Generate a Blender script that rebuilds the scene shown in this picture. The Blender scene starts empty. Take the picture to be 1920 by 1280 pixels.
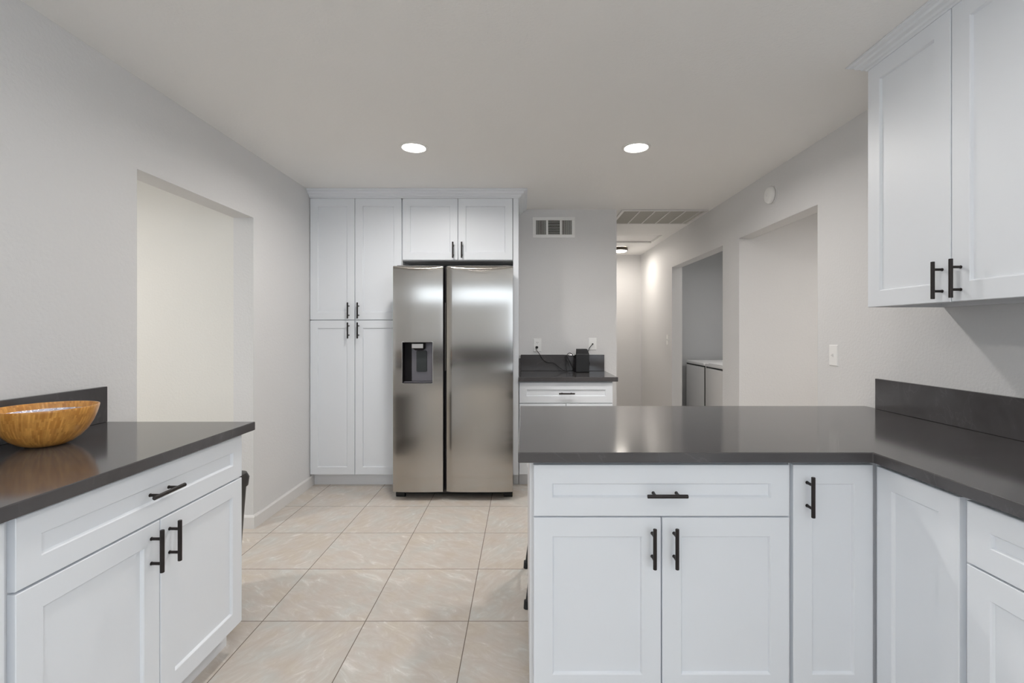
import bpy, bmesh, math, random
from mathutils import Vector, Matrix
random.seed(7)
PI = math.pi
sc = bpy.context.scene
COL = sc.collection

# ------------------------------------------------------------------ camera
EYE = 1.285                      # camera height, metres
CEIL = 2.44
cam = bpy.data.cameras.new('camera')
cam.sensor_width = 36.0
cam.lens = 885.0 / 1920.0 * 36.0
cam.shift_x = -20.0 / 1920.0
cam.shift_y = -20.0 / 1920.0
cam.clip_start = 0.02
cam_o = bpy.data.objects.new('camera', cam)
cam_o.location = (0, 0, EYE)
cam_o.rotation_euler = (PI / 2, 0, 0)
COL.objects.link(cam_o)
sc.camera = cam_o

# ------------------------------------------------------------------ world, exposure
sc.view_settings.view_transform = 'Standard'
sc.view_settings.look = 'None'
sc.view_settings.gamma = 1.0
sc.view_settings.use_curve_mapping = False
sc.view_settings.exposure = 0.17
sc.cycles.use_denoising = True
sc.cycles.max_bounces = 10
sc.cycles.diffuse_bounces = 8
sc.cycles.sample_clamp_indirect = 6.0
world = bpy.data.worlds.new('daylight')
world.use_nodes = True
bg = world.node_tree.nodes['Background']
bg.inputs[0].default_value = (0.80, 0.90, 1.0, 1)
bg.inputs[1].default_value = 3.7
sc.world = world

# ------------------------------------------------------------------ large lights
def area(name, loc, rot, sx, sy, power, color, shape='RECTANGLE', spread=PI):
    l = bpy.data.lights.new(name, 'AREA')
    l.shape = shape
    l.size = sx
    l.size_y = sy
    l.energy = power
    l.color = color
    l.spread = spread
    o = bpy.data.objects.new(name, l)
    o.location = loc
    o.rotation_euler = rot
    COL.objects.link(o)
    return o

W_DAY = (0.84, 0.92, 1.0)
W_CAN = (1.0, 0.96, 0.92)
portal = area('window_portal', (-1.17, -4.57, 2.19), (PI / 2, 0, 0), 4.7, 0.5, 1, W_DAY)
portal.data.cycles.is_portal = True
portal_b = area('window_portal', (2.55, -4.57, 1.50), (PI / 2, 0, 0), 2.5, 1.9, 1, W_DAY)
portal_b.data.cycles.is_portal = True
area('added_left_daylight', (-4.44, -2.9, 1.35), (PI / 2, 0, -PI / 2), 3.0, 1.7, 38, W_DAY)  # added unseen area light, fills the kitchen from the left
area('added_right_daylight', (3.94, -2.9, 1.35), (PI / 2, 0, PI / 2), 3.0, 1.7, 38, W_DAY)  # matching unseen fill light added on the right

# ------------------------------------------------------------------ materials
def mat(name, color, rough=0.5, metal=0.0, spec=0.5, bump=None, coat=0.0):
    m = bpy.data.materials.new(name)
    m.use_nodes = True
    nt = m.node_tree
    b = nt.nodes['Principled BSDF']
    b.inputs['Base Color'].default_value = (*color, 1)
    b.inputs['Roughness'].default_value = rough
    b.inputs['Metallic'].default_value = metal
    b.inputs['Specular IOR Level'].default_value = spec
    if coat:
        b.inputs['Coat Weight'].default_value = coat
        b.inputs['Coat Roughness'].default_value = 0.08
    if bump:
        scale, strength, dist = bump
        tc = nt.nodes.new('ShaderNodeTexCoord')
        nz = nt.nodes.new('ShaderNodeTexNoise')
        nz.inputs['Scale'].default_value = scale
        nz.inputs['Detail'].default_value = 3.0
        bp = nt.nodes.new('ShaderNodeBump')
        bp.inputs['Strength'].default_value = strength
        bp.inputs['Distance'].default_value = dist
        nt.links.new(tc.outputs['Object'], nz.inputs['Vector'])
        nt.links.new(nz.outputs['Fac'], bp.inputs['Height'])
        nt.links.new(bp.outputs['Normal'], b.inputs['Normal'])
    return m

def emit(name, color, strength):
    m = bpy.data.materials.new(name)
    m.use_nodes = True
    b = m.node_tree.nodes['Principled BSDF']
    b.inputs['Base Color'].default_value = (*color, 1)
    b.inputs['Emission Color'].default_value = (*color, 1)
    b.inputs['Emission Strength'].default_value = strength
    return m

class N:
    """tiny node-tree helper"""
    def __init__(self, m):
        self.nt = m.node_tree
        self.bsdf = self.nt.nodes['Principled BSDF']
    def new(self, t, **kw):
        n = self.nt.nodes.new(t)
        for k, v in kw.items():
            setattr(n, k, v)
        return n
    def link(self, a, b):
        self.nt.links.new(a, b)
    def math(self, op, a, b=None, c=None):
        n = self.new('ShaderNodeMath', operation=op)
        for i, v in enumerate((a, b, c)):
            if v is None:
                continue
            if isinstance(v, (int, float)):
                n.inputs[i].default_value = v
            else:
                self.link(v, n.inputs[i])
        return n.outputs[0]
    def ramp(self, fac, stops):
        n = self.new('ShaderNodeValToRGB')
        e = n.color_ramp.elements
        while len(e) < len(stops):
            e.new(0.5)
        for i, (p, c) in enumerate(stops):
            e[i].position = p
            e[i].color = (*c, 1)
        self.link(fac, n.inputs[0])
        return n.outputs[0]
    def mix(self, fac, a, b, blend='MIX'):
        n = self.new('ShaderNodeMix', data_type='RGBA', blend_type=blend)
        for s, v in ((0, fac), (6, a), (7, b)):
            if isinstance(v, (int, float)):
                n.inputs[s].default_value = v
            elif isinstance(v, tuple):
                n.inputs[s].default_value = (*v, 1)
            else:
                self.link(v, n.inputs[s])
        return n.outputs[2]

M = {}
M['wall'] = mat('wall_paint', (0.71, 0.708, 0.708), 0.55, spec=0.35, bump=(75, 0.16, 0.012))
M['ceiling'] = mat('ceiling_paint', (0.90, 0.895, 0.88), 0.7, bump=(85, 0.14, 0.010))
M['cream'] = mat('cream_wall_paint', (0.76, 0.75, 0.715), 0.6, bump=(75, 0.10, 0.012))
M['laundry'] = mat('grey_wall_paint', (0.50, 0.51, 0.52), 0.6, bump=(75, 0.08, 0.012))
M['trim'] = mat('white_trim_paint', (0.74, 0.73, 0.72), 0.4)
M['cabinet'] = mat('white_cabinet_paint', (0.80, 0.83, 0.87), 0.42)
M['cabinet_side'] = mat('white_cabinet_box', (0.76, 0.77, 0.79), 0.4)
M['black_metal'] = mat('black_bar_metal', (0.022, 0.017, 0.016), 0.38, metal=0.4)
M['black_plastic'] = mat('black_plastic', (0.02, 0.021, 0.023), 0.6)
M['dark_lid'] = mat('dark_bin_plastic', (0.030, 0.027, 0.025), 0.35)
M['rubber'] = mat('black_rubber', (0.012, 0.012, 0.012), 0.7)
M['white_plastic'] = mat('white_plastic', (0.86, 0.86, 0.85), 0.35)
M['enamel'] = mat('white_enamel', (0.86, 0.86, 0.86), 0.3)
M['slot'] = mat('dark_slot', (0.03, 0.03, 0.03), 0.8)
M['duct_shade'] = mat('duct_shade_paint', (0.025, 0.027, 0.02), 0.9)  # near-black colour stands in for shade behind the louvers
M['filter'] = mat('grille_fins', (0.50, 0.49, 0.45), 0.6)
M['filter_pad'] = mat('grille_filter', (0.42, 0.41, 0.37), 0.9)
M['bronze'] = mat('bronze_rim', (0.10, 0.085, 0.07), 0.25, metal=0.9)
M['can_trim'] = mat('white_can_trim', (0.85, 0.84, 0.82), 0.4)
M['lens'] = emit('lit_lens', (1.0, 0.97, 0.92), 14.0)
M['hall_lens'] = emit('lit_hall_lens', (1.0, 0.95, 0.87), 9.0)
M['disp_panel'] = mat('dispenser_back_panel', (0.17, 0.165, 0.185), 0.4, metal=0.5)
M['disp_black'] = mat('dispenser_black', (0.006, 0.005, 0.006), 0.5, spec=0.25)
M['paddle'] = mat('dispenser_paddle', (0.028, 0.033, 0.034), 0.25)
M['chrome'] = mat('satin_chrome', (0.62, 0.60, 0.58), 0.28, metal=1.0)
M['brass'] = mat('brass_screw', (0.55, 0.42, 0.16), 0.35, metal=1.0)
M['fridge_side'] = mat('fridge_case', (0.055, 0.05, 0.048), 0.5)
def thin_glass():
    m = bpy.data.materials.new('window_glass')
    m.use_nodes = True
    nt = m.node_tree
    nt.nodes.remove(nt.nodes['Principled BSDF'])
    tr = nt.nodes.new('ShaderNodeBsdfTransparent')
    gl = nt.nodes.new('ShaderNodeBsdfGlossy')
    gl.inputs['Roughness'].default_value = 0.0
    fr_ = nt.nodes.new('ShaderNodeFresnel')
    mx = nt.nodes.new('ShaderNodeMixShader')
    nt.links.new(fr_.outputs[0], mx.inputs[0])
    nt.links.new(tr.outputs[0], mx.inputs[1])
    nt.links.new(gl.outputs[0], mx.inputs[2])
    nt.links.new(mx.outputs[0], nt.nodes['Material Output'].inputs[0])
    return m
M['glass'] = thin_glass()

# stainless steel, brushed sideways
def steel():
    m = mat('brushed_stainless', (0.435, 0.412, 0.385), 0.24, metal=1.0)
    n = N(m)
    tg = n.new('ShaderNodeTangent', direction_type='RADIAL', axis='Z')
    n.bsdf.inputs['Anisotropic'].default_value = 0.96
    n.link(tg.outputs[0], n.bsdf.inputs['Tangent'])
    tc = n.new('ShaderNodeTexCoord')
    mp = n.new('ShaderNodeMapping')
    mp.inputs['Scale'].default_value = (3.0, 3.0, 420.0)
    nz = n.new('ShaderNodeTexNoise')
    nz.inputs['Scale'].default_value = 1.0
    nz.inputs['Detail'].default_value = 2.0
    n.link(tc.outputs['Object'], mp.inputs['Vector'])
    n.link(mp.outputs[0], nz.inputs['Vector'])
    r = n.math('MULTIPLY_ADD', nz.outputs['Fac'], 0.03, 0.145)
    n.link(r, n.bsdf.inputs['Roughness'])
    return m
M['steel'] = steel()

# dark grey quartz with faint veins
def quartz():
    m = mat('dark_quartz', (0.06, 0.055, 0.054), 0.115, spec=0.38)
    n = N(m)
    tc = n.new('ShaderNodeTexCoord')
    mp = n.new('ShaderNodeMapping')
    mp.inputs['Rotation'].default_value = (0, 0, 0.5)
    mp.inputs['Scale'].default_value = (1.2, 3.2, 2.0)
    n.link(tc.outputs['Object'], mp.inputs['Vector'])
    nz = n.new('ShaderNodeTexNoise')
    nz.inputs['Scale'].default_value = 2.2
    nz.inputs['Detail'].default_value = 9.0
    nz.inputs['Distortion'].default_value = 0.8
    n.link(mp.outputs[0], nz.inputs['Vector'])
    c = n.ramp(nz.outputs['Fac'], [(0.30, (0.072, 0.068, 0.069)), (0.492, (0.084, 0.080, 0.082)), (0.50, (0.102, 0.098, 0.099)), (0.508, (0.084, 0.080, 0.082)), (0.75, (0.088, 0.084, 0.085))])
    n.link(c, n.bsdf.inputs['Base Color'])
    return m
M['quartz'] = quartz()

# beige stone-look floor tiles, 45.6 cm
def tiles():
    m = mat('beige_floor_tile', (0.5, 0.4, 0.3), 0.34, spec=0.4)
    n = N(m)
    tc = n.new('ShaderNodeTexCoord')
    sp = n.new('ShaderNodeSeparateXYZ')
    n.link(tc.outputs['Object'], sp.inputs[0])
    P = 0.456
    ux = n.math('DIVIDE', n.math('ADD', sp.outputs[0], 0.240 + P * 20), P)
    uy = n.math('DIVIDE', n.math('ADD', sp.outputs[1], -2.090 + P * 20), P)
    fx, fy = n.math('FRACT', ux), n.math('FRACT', uy)
    cx, cy = n.math('FLOOR', ux), n.math('FLOOR', uy)
    cell = n.new('ShaderNodeCombineXYZ')
    n.link(cx, cell.inputs[0]); n.link(cy, cell.inputs[1])
    wn = n.new('ShaderNodeTexWhiteNoise', noise_dimensions='3D')
    n.link(cell.outputs[0], wn.inputs['Vector'])
    ws = n.new('ShaderNodeSeparateColor')
    n.link(wn.outputs['Color'], ws.inputs[0])
    loc = n.new('ShaderNodeCombineXYZ')
    n.link(n.math('SUBTRACT', fx, 0.5), loc.inputs[0])
    n.link(n.math('SUBTRACT', fy, 0.5), loc.inputs[1])
    n.link(n.math('MULTIPLY', wn.outputs['Value'], 37.0), loc.inputs[2])
    vr = n.new('ShaderNodeVectorRotate', rotation_type='Z_AXIS')
    n.link(loc.outputs[0], vr.inputs['Vector'])
    ang = n.math('MULTIPLY', n.math('FLOOR', n.math('MULTIPLY', ws.outputs[0], 4.0)), PI / 2)
    n.link(n.math('ADD', ang, 0.55), vr.inputs['Angle'])
    mp = n.new('ShaderNodeMapping')
    mp.inputs['Scale'].default_value = (2.0, 5.2, 1.0)
    n.link(vr.outputs[0], mp.inputs['Vector'])
    n1 = n.new('ShaderNodeTexNoise')
    n1.inputs['Scale'].default_value = 1.7
    n1.inputs['Detail'].default_value = 9.0
    n1.inputs['Roughness'].default_value = 0.70
    n1.inputs['Distortion'].default_value = 1.3
    n.link(mp.outputs[0], n1.inputs['Vector'])
    n2 = n.new('ShaderNodeTexNoise')
    n2.inputs['Scale'].default_value = 3.0
    n2.inputs['Detail'].default_value = 5.0
    n.link(vr.outputs[0], n2.inputs['Vector'])
    base = n.ramp(n1.outputs['Fac'], [(0.22, (0.51, 0.465, 0.42)), (0.50, (0.565, 0.535, 0.495)), (0.60, (0.60, 0.58, 0.545)), (0.70, (0.74, 0.73, 0.705))])
    tint = n.ramp(n2.outputs['Fac'], [(0.36, (0.99, 0.93, 0.86)), (0.47, (1.01, 0.965, 0.945)), (0.56, (1.0, 0.99, 0.975)), (0.66, (0.97, 1.0, 1.01))])
    col = n.mix(0.85, base, tint, 'MULTIPLY')
    g = 0.0042
    d = n.math('MINIMUM', n.math('MINIMUM', fx, n.math('SUBTRACT', 1.0, fx)), n.math('MINIMUM', fy, n.math('SUBTRACT', 1.0, fy)))
    line = n.math('LESS_THAN', d, g)
    n.link(n.mix(line, col, (0.17, 0.135, 0.11)), n.bsdf.inputs['Base Color'])
    n.link(n.math('MULTIPLY_ADD', line, 0.4, 0.34), n.bsdf.inputs['Roughness'])
    bp = n.new('ShaderNodeBump')
    bp.inputs['Strength'].default_value = 0.12
    bp.inputs['Distance'].default_value = 0.003
    n.link(n1.outputs['Fac'], bp.inputs['Height'])
    n.link(bp.outputs[0], n.bsdf.inputs['Normal'])
    return m
M['tile'] = tiles()

# bamboo strips running round the bowl
def bamboo():
    m = mat('bamboo_strips', (0.5, 0.25, 0.06), 0.28, coat=0.3)
    n = N(m)
    tc = n.new('ShaderNodeTexCoord')
    sp = n.new('ShaderNodeSeparateXYZ')
    n.link(tc.outputs['Object'], sp.inputs[0])
    a = n.math('ARCTAN2', sp.outputs[1], sp.outputs[0])
    cv = n.new('ShaderNodeCombineXYZ')
    n.link(n.math('ADD', n.math('MULTIPLY', sp.outputs[2], 9.0), 0.0), cv.inputs[0])
    n.link(n.math('ADD', n.math('MULTIPLY', a, 1.3), n.math('MULTIPLY', sp.outputs[2], -1.5)), cv.inputs[1])
    br = n.new('ShaderNodeTexBrick')
    br.offset = 0.37
    br.inputs['Color1'].default_value = (0.84, 0.42, 0.105, 1)
    br.inputs['Color2'].default_value = (0.60, 0.25, 0.05, 1)
    br.inputs['Mortar'].default_value = (0.42, 0.19, 0.045, 1)
    br.inputs['Scale'].default_value = 8.0
    br.inputs['Mortar Size'].default_value = 0.006
    br.inputs['Brick Width'].default_value = 1.9
    br.inputs['Row Height'].default_value = 0.42
    n.link(cv.outputs[0], br.inputs['Vector'])
    nz = n.new('ShaderNodeTexNoise')
    nz.inputs['Scale'].default_value = 30.0
    n.link(tc.outputs['Object'], nz.inputs['Vector'])
    t = n.ramp(nz.outputs['Fac'], [(0.35, (0.82, 0.78, 0.74)), (0.65, (1.1, 1.12, 1.1))])
    n.link(n.mix(0.7, br.outputs['Color'], t, 'MULTIPLY'), n.bsdf.inputs['Base Color'])
    return m
M['bamboo'] = bamboo()
M['silver'] = mat('silver_lacquer', (0.62, 0.60, 0.68), 0.22, metal=0.85, bump=(38, 0.55, 0.02))

# ------------------------------------------------------------------ mesh helpers
def obj(name, bm, m, parent=None, smooth=False, bevel=0.0, segs=2):
    me = bpy.data.meshes.new(name)
    bmesh.ops.recalc_face_normals(bm, faces=bm.faces[:])
    bm.to_mesh(me)
    bm.free()
    me.materials.append(m)
    o = bpy.data.objects.new(name, me)
    COL.objects.link(o)
    if parent is not None:
        o.parent = parent
    if smooth:
        for p in me.polygons:
            p.use_smooth = True
        me.set_sharp_from_angle(angle=math.radians(smooth if smooth > 1 else 40))
    if bevel:
        b = o.modifiers.new('edge', 'BEVEL')
        b.width = bevel
        b.segments = segs
        b.limit_method = 'ANGLE'
        b.angle_limit = math.radians(40)
        b.harden_normals = False
    return o

def box(bm, x0, x1, y0, y1, z0, z1):
    v = [bm.verts.new(p) for p in ((x0, y0, z0), (x1, y0, z0), (x1, y1, z0), (x0, y1, z0), (x0, y0, z1), (x1, y0, z1), (x1, y1, z1), (x0, y1, z1))]
    for f in ((0, 3, 2, 1), (4, 5, 6, 7), (0, 1, 5, 4), (1, 2, 6, 5), (2, 3, 7, 6), (3, 0, 4, 7)):
        bm.faces.new([v[i] for i in f])
    return v

def boxes(*bs):
    bm = bmesh.new()
    for b in bs:
        box(bm, *b)
    return bm

def loft(bm, rings, closed=True, cap0=True, cap1=True):
    """rings: lists of points with equal length"""
    vs = [[bm.verts.new(p) for p in r] for r in rings]
    n = len(vs[0])
    for a, b in zip(vs, vs[1:]):
        for i in range(n if closed else n - 1):
            j = (i + 1) % n
            bm.faces.new((a[i], a[j], b[j], b[i]))
    if cap0:
        bm.faces.new(vs[0][::-1])
    if cap1:
        bm.faces.new(vs[-1])
    return vs

def tube(bm, pts, r, n=10, cap=True):
    pts = [Vector(p) for p in pts]
    rings = []
    up = Vector((0, 0, 1))
    for i, p in enumerate(pts):
        t = (pts[min(i + 1, len(pts) - 1)] - pts[max(i - 1, 0)]).normalized()
        ref = up if abs(t.dot(up)) < 0.95 else Vector((1, 0, 0))
        a = t.cross(ref).normalized()
        b = t.cross(a).normalized()
        rr = r[i] if isinstance(r, (list, tuple)) else r
        rings.append([p + a * (rr * math.cos(2 * PI * k / n)) + b * (rr * math.sin(2 * PI * k / n)) for k in range(n)])
    loft(bm, rings, True, cap, cap)

def smooth_path(pts, sub=6):
    """Catmull-Rom"""
    P = [Vector(p) for p in pts]
    P = [P[0] * 2 - P[1]] + P + [P[-1] * 2 - P[-2]]
    out = []
    for i in range(1, len(P) - 2):
        for k in range(sub):
            t = k / sub
            a, b, c, d = P[i - 1], P[i], P[i + 1], P[i + 2]
            out.append(0.5 * ((2 * b) + (c - a) * t + (2 * a - 5 * b + 4 * c - d) * t * t + (3 * b - a - 3 * c + d) * t ** 3))
    out.append(P[-2])
    return out

def lathe(bm, prof, n=48, cap0=False, cap1=False, origin=(0, 0, 0)):
    ox, oy, oz = origin
    loft(bm, [[(ox + r * math.cos(2 * PI * k / n), oy + r * math.sin(2 * PI * k / n), oz + z) for k in range(n)] for r, z in prof], True, cap0, cap1)

def rrect(x0, x1, y0, y1, z, r, seg=6):
    out = []
    for cx, cy, a0 in ((x1 - r, y1 - r, 0), (x0 + r, y1 - r, PI / 2), (x0 + r, y0 + r, PI), (x1 - r, y0 + r, 1.5 * PI)):
        for k in range(seg + 1):
            a = a0 + PI / 2 * k / seg
            out.append((cx + r * math.cos(a), cy + r * math.sin(a), z))
    return out

def tag(o, label, cat, group=None, kind=None):
    o['label'] = label
    o['category'] = cat
    if group:
        o['group'] = group
    if kind:
        o['kind'] = kind
    return o

def thing(name, label, cat, loc=(0, 0, 0), rz=0.0, group=None):
    o = bpy.data.objects.new(name, None)
    o.empty_display_size = 0.1
    o.location = loc
    o.rotation_euler = (0, 0, rz)
    COL.objects.link(o)
    return tag(o, label, cat, group)

def struct(name, bm, m, label=None, cat=None, parent=None, **kw):
    o = obj(name, bm, m, parent, **kw)
    if parent is None:
        o['kind'] = 'structure'
        o['label'] = label or name.replace('_', ' ')
        o['category'] = cat or name.split('_')[0]
    return o

def wall(bm, axis, face, back, us, zs, holes):
    """wall slab with rectangular holes. axis 'x': plane X=face, u along Y; axis 'y': plane Y=face, u along X; axis 'z': plane Z=face, u=X, v=Y"""
    def P(d, u, v):
        return {'x': (d, u, v), 'y': (u, d, v), 'z': (u, v, d)}[axis]
    us = sorted(set([u for u in us] + [h[0] for h in holes] + [h[1] for h in holes]))
    zs = sorted(set([z for z in zs] + [h[2] for h in holes] + [h[3] for h in holes]))
    us = [u for u in us]
    def solid(i, j):
        if i < 0 or j < 0 or i >= len(us) - 1 or j >= len(zs) - 1:
            return False
        u, v = (us[i] + us[i + 1]) / 2, (zs[j] + zs[j + 1]) / 2
        return not any(h[0] < u < h[1] and h[2] < v < h[3] for h in holes)
    def quad(*p):
        bm.faces.new([bm.verts.new(q) for q in p])
    for i in range(len(us) - 1):
        for j in range(len(zs) - 1):
            if not solid(i, j):
                continue
            a, b, c, d = us[i], us[i + 1], zs[j], zs[j + 1]
            for dd in (face, back):
                quad(P(dd, a, c), P(dd, b, c), P(dd, b, d), P(dd, a, d))
            if not solid(i - 1, j): quad(P(face, a, c), P(back, a, c), P(back, a, d), P(face, a, d))
            if not solid(i + 1, j): quad(P(face, b, c), P(back, b, c), P(back, b, d), P(face, b, d))
            if not solid(i, j - 1): quad(P(face, a, c), P(back, a, c), P(back, b, c), P(face, b, c))
            if not solid(i, j + 1): quad(P(face, a, d), P(back, a, d), P(back, b, d), P(face, b, d))
    bmesh.ops.remove_doubles(bm, verts=bm.verts[:], dist=1e-5)
    return bm

# ------------------------------------------------------------------ the setting
XL, XR = -1.755, 1.80            # kitchen side walls
YB = 4.49                        # back wall
XH = 0.893                       # corner where the back wall stops at the hall
YE = 7.176                       # end of the hall
YR = -4.6                        # wall behind the camera
YO = -0.6                        # kitchen side walls stop here, living space behind
HATCH = (0.96, 1.69, 5.71, 6.21)

struct('floor', boxes((-4.6, 4.1, YR - 0.1, 7.35, -0.08, 0.0)), M['tile'], 'beige stone-look tiled floor with thin dark grout lines', 'floor')
struct('ceiling', wall(bmesh.new(), 'z', CEIL, CEIL + 0.12, [-4.6, 4.1], [YR - 0.1, 7.35], [HATCH]), M['ceiling'], 'plain off-white ceiling over the kitchen and hall', 'ceiling')
LOP = (2.148, 3.076, -0.001, 2.022)
struct('wall_left', wall(bmesh.new(), 'x', XL, XL - 0.13, [YO, YB + 0.12], [0.0, CEIL], [LOP]), M['wall'], 'white textured wall on the left with a tall doorless opening', 'wall')
R1 = (2.881, 3.924, -0.001, 2.055)
R2 = (4.248, 5.689, -0.001, 2.052)
struct('wall_right', wall(bmesh.new(), 'x', XR, XR + 0.122, [YO, YE], [0.0, CEIL], [R1, R2]), M['wall'], 'white textured wall on the right with two doorless openings', 'wall')
struct('wall_back', wall(bmesh.new(), 'y', YB, YB + 0.12, [XL, XH], [0.0, CEIL], []), M['wall'], 'grey-white wall behind the small counter and refrigerator', 'wall')
struct('wall_hall', boxes((XH - 0.12, XH, YB + 0.12, YE, 0.0, CEIL)), M['wall'], 'hidden side wall of the hall', 'wall')
struct('wall_end', boxes((XH - 0.12, 1.925, YE, YE + 0.12, 0.0, CEIL)), M['wall'], 'brightly lit wall at the end of the hall', 'wall')
WIN = (-3.5, 1.15, 1.97, 2.41)  # added window opening, placed to mirror as a bright band in the refrigerator
WIN2 = (1.3, 3.8, 0.55, 2.41)  # added tall opening, sized to bring in more frontal daylight
struct('wall_rear', wall(bmesh.new(), 'y', YR, YR - 0.12, [-4.6, 4.1], [0.0, CEIL], [WIN, WIN2]), M['wall'], 'wall behind the camera with openings for the added windows', 'wall')
w = struct('added_window_1', boxes((WIN[0], WIN[1], YR - 0.09, YR - 0.03, WIN[2], WIN[2] + 0.05), (WIN[0], WIN[1], YR - 0.09, YR - 0.03, WIN[3] - 0.05, WIN[3]),
                             (WIN[0], WIN[0] + 0.05, YR - 0.09, YR - 0.03, WIN[2] + 0.05, WIN[3] - 0.05), (WIN[1] - 0.05, WIN[1], YR - 0.09, YR - 0.03, WIN[2] + 0.05, WIN[3] - 0.05),
                             (-0.98, -0.92, YR - 0.09, YR - 0.03, WIN[2] + 0.05, WIN[3] - 0.05)), M['trim'], 'unseen white-framed window added behind the camera', 'window')
a, b, c, d = WIN2
w2 = struct('added_window_4', boxes((a, b, YR - 0.09, YR - 0.03, c, c + 0.05), (a, b, YR - 0.09, YR - 0.03, d - 0.05, d), (a, a + 0.05, YR - 0.09, YR - 0.03, c + 0.05, d - 0.05), (b - 0.05, b, YR - 0.09, YR - 0.03, c + 0.05, d - 0.05), (2.52, 2.58, YR - 0.09, YR - 0.03, c + 0.05, d - 0.05)), M['trim'], 'tall unseen window added for frontal daylight at the right end of the wall behind the camera', 'window')
struct('pane', boxes((a + 0.05, 2.52, YR - 0.066, YR - 0.06, c + 0.05, d - 0.05), (2.58, b - 0.05, YR - 0.066, YR - 0.06, c + 0.05, d - 0.05)), M['glass'], parent=w2)
struct('pane', boxes((WIN[0] + 0.05, -0.98, YR - 0.066, YR - 0.06, WIN[2] + 0.05, WIN[3] - 0.05), (-0.92, WIN[1] - 0.05, YR - 0.066, YR - 0.06, WIN[2] + 0.05, WIN[3] - 0.05)), M['glass'], parent=w)
struct('added_ground', boxes((-9, 9, -9.2, YR - 0.13, -0.12, -0.05)), M['trim'], 'unseen pale ground added outside the rear windows', 'ground')  # added out of view, pale to bounce more daylight inside
struct('added_fence', boxes((-9, 9, -9.2, -9.1, -0.05, 1.0)), M['laundry'], 'unseen low wall added outside the rear windows to shape the daylight', 'fence')  # added out of view, its height sets how much sky the windows show
# the room through the left opening
struct('wall_side_room', boxes((-4.5, XL - 0.13, 3.078, 3.198, 0.0, CEIL)), M['cream'], 'bright cream wall seen through the left opening', 'wall')
LW = (-4.45, -1.35, 0.45, 2.25)
struct('wall_living_left', wall(bmesh.new(), 'x', -4.5, -4.6, [YR, 3.198], [0.0, CEIL], [LW]), M['cream'], 'far left wall of the living space behind the camera', 'wall')
struct('wall_living_right', wall(bmesh.new(), 'x', 4.0, 4.1, [YR, 6.92], [0.0, CEIL], [LW]), M['wall'], 'far right wall of the living space behind the camera', 'wall')
def added_side_window(name, x, label):  # unseen windows added as daylight sources for the living space
    a, b, c, d = LW
    w_ = struct(name, boxes((x, x + 0.06, a, b, c, c + 0.05), (x, x + 0.06, a, b, d - 0.05, d), (x, x + 0.06, a, a + 0.05, c + 0.05, d - 0.05), (x, x + 0.06, b - 0.05, b, c + 0.05, d - 0.05), (x, x + 0.06, -2.93, -2.87, c + 0.05, d - 0.05)), M['trim'], label, 'window')
    struct('pane', boxes((x + 0.027, x + 0.033, a + 0.05, -2.93, c + 0.05, d - 0.05), (x + 0.027, x + 0.033, -2.87, b - 0.05, c + 0.05, d - 0.05)), M['glass'], parent=w_)
added_side_window('added_window_2', -4.58, 'unseen white-framed window added on the left of the living space behind the camera')
added_side_window('added_window_3', 4.02, 'unseen white-framed window added on the right of the living space behind the camera')
# the passage through the right opening
struct('wall_passage', boxes((1.922, 4.0, 3.926, 4.046, 0.0, CEIL)), M['wall'], 'plain wall seen through the wide right opening', 'wall')
struct('wall_passage_near', boxes((1.922, 4.0, 0.8, 0.92, 0.0, CEIL)), M['wall'], 'near wall of the passage through the right opening', 'wall')
# laundry closet
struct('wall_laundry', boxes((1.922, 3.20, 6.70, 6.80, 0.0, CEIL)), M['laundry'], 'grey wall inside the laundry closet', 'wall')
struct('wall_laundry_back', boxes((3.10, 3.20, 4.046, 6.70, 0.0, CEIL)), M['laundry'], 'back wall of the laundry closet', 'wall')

def base_prof(d=0.013, h=0.085):
    return [(0, 0), (d, 0), (d, h - 0.012), (d * 0.45, h), (0, h)]
def baseboard(name, p0, p1, nrm, label):
    bm = bmesh.new()
    loft(bm, [[(p[0] + nrm[0] * a, p[1] + nrm[1] * a, z) for a, z in base_prof()] for p in (p0, p1)])
    struct(name, bm, M['trim'], label, 'baseboard')
baseboard('baseboard_left', (XL, 3.076), (XL, 3.952), (1, 0), 'low white baseboard along the left wall beside the pantry cabinet')
baseboard('baseboard_jamb', (XL - 0.13, 3.076), (XL + 0.013, 3.076), (0, -1), 'short white baseboard on the far jamb of the left opening')
baseboard('baseboard_side_room', (-4.5, 3.078), (XL - 0.13, 3.078), (0, -1), 'white baseboard in the room through the left opening')
baseboard('baseboard_hall', (XH, YE), (XR, YE), (0, -1), 'white baseboard at the end of the hall')
baseboard('baseboard_right', (XR, 2.50), (XR, 2.881), (-1, 0), 'white baseboard on the right wall past the peninsula')
baseboard('baseboard_passage', (1.922, 3.926), (4.0, 3.926), (0, -1), 'white baseboard in the passage through the right opening')

# ------------------------------------------------------------------ cabinet parts
def door_bm(x0, x1, z0, z1, y=0.0, th=0.020, stile=0.062, rec=0.009):
    """shaker front in local space, face towards -y at y"""
    bm = bmesh.new()
    def ring(ix, yy):
        return [(x0 + ix, yy, z0 + ix), (x1 - ix, yy, z0 + ix), (x1 - ix, yy, z1 - ix), (x0 + ix, yy, z1 - ix)]
    c = 0.0018
    loft(bm, [ring(0, y + th), ring(0, y + c), ring(c, y), ring(stile - 0.001, y), ring(stile + 0.0015, y + 0.0025), ring(stile + 0.0045, y + rec)], True, True, True)
    return bm

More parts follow.
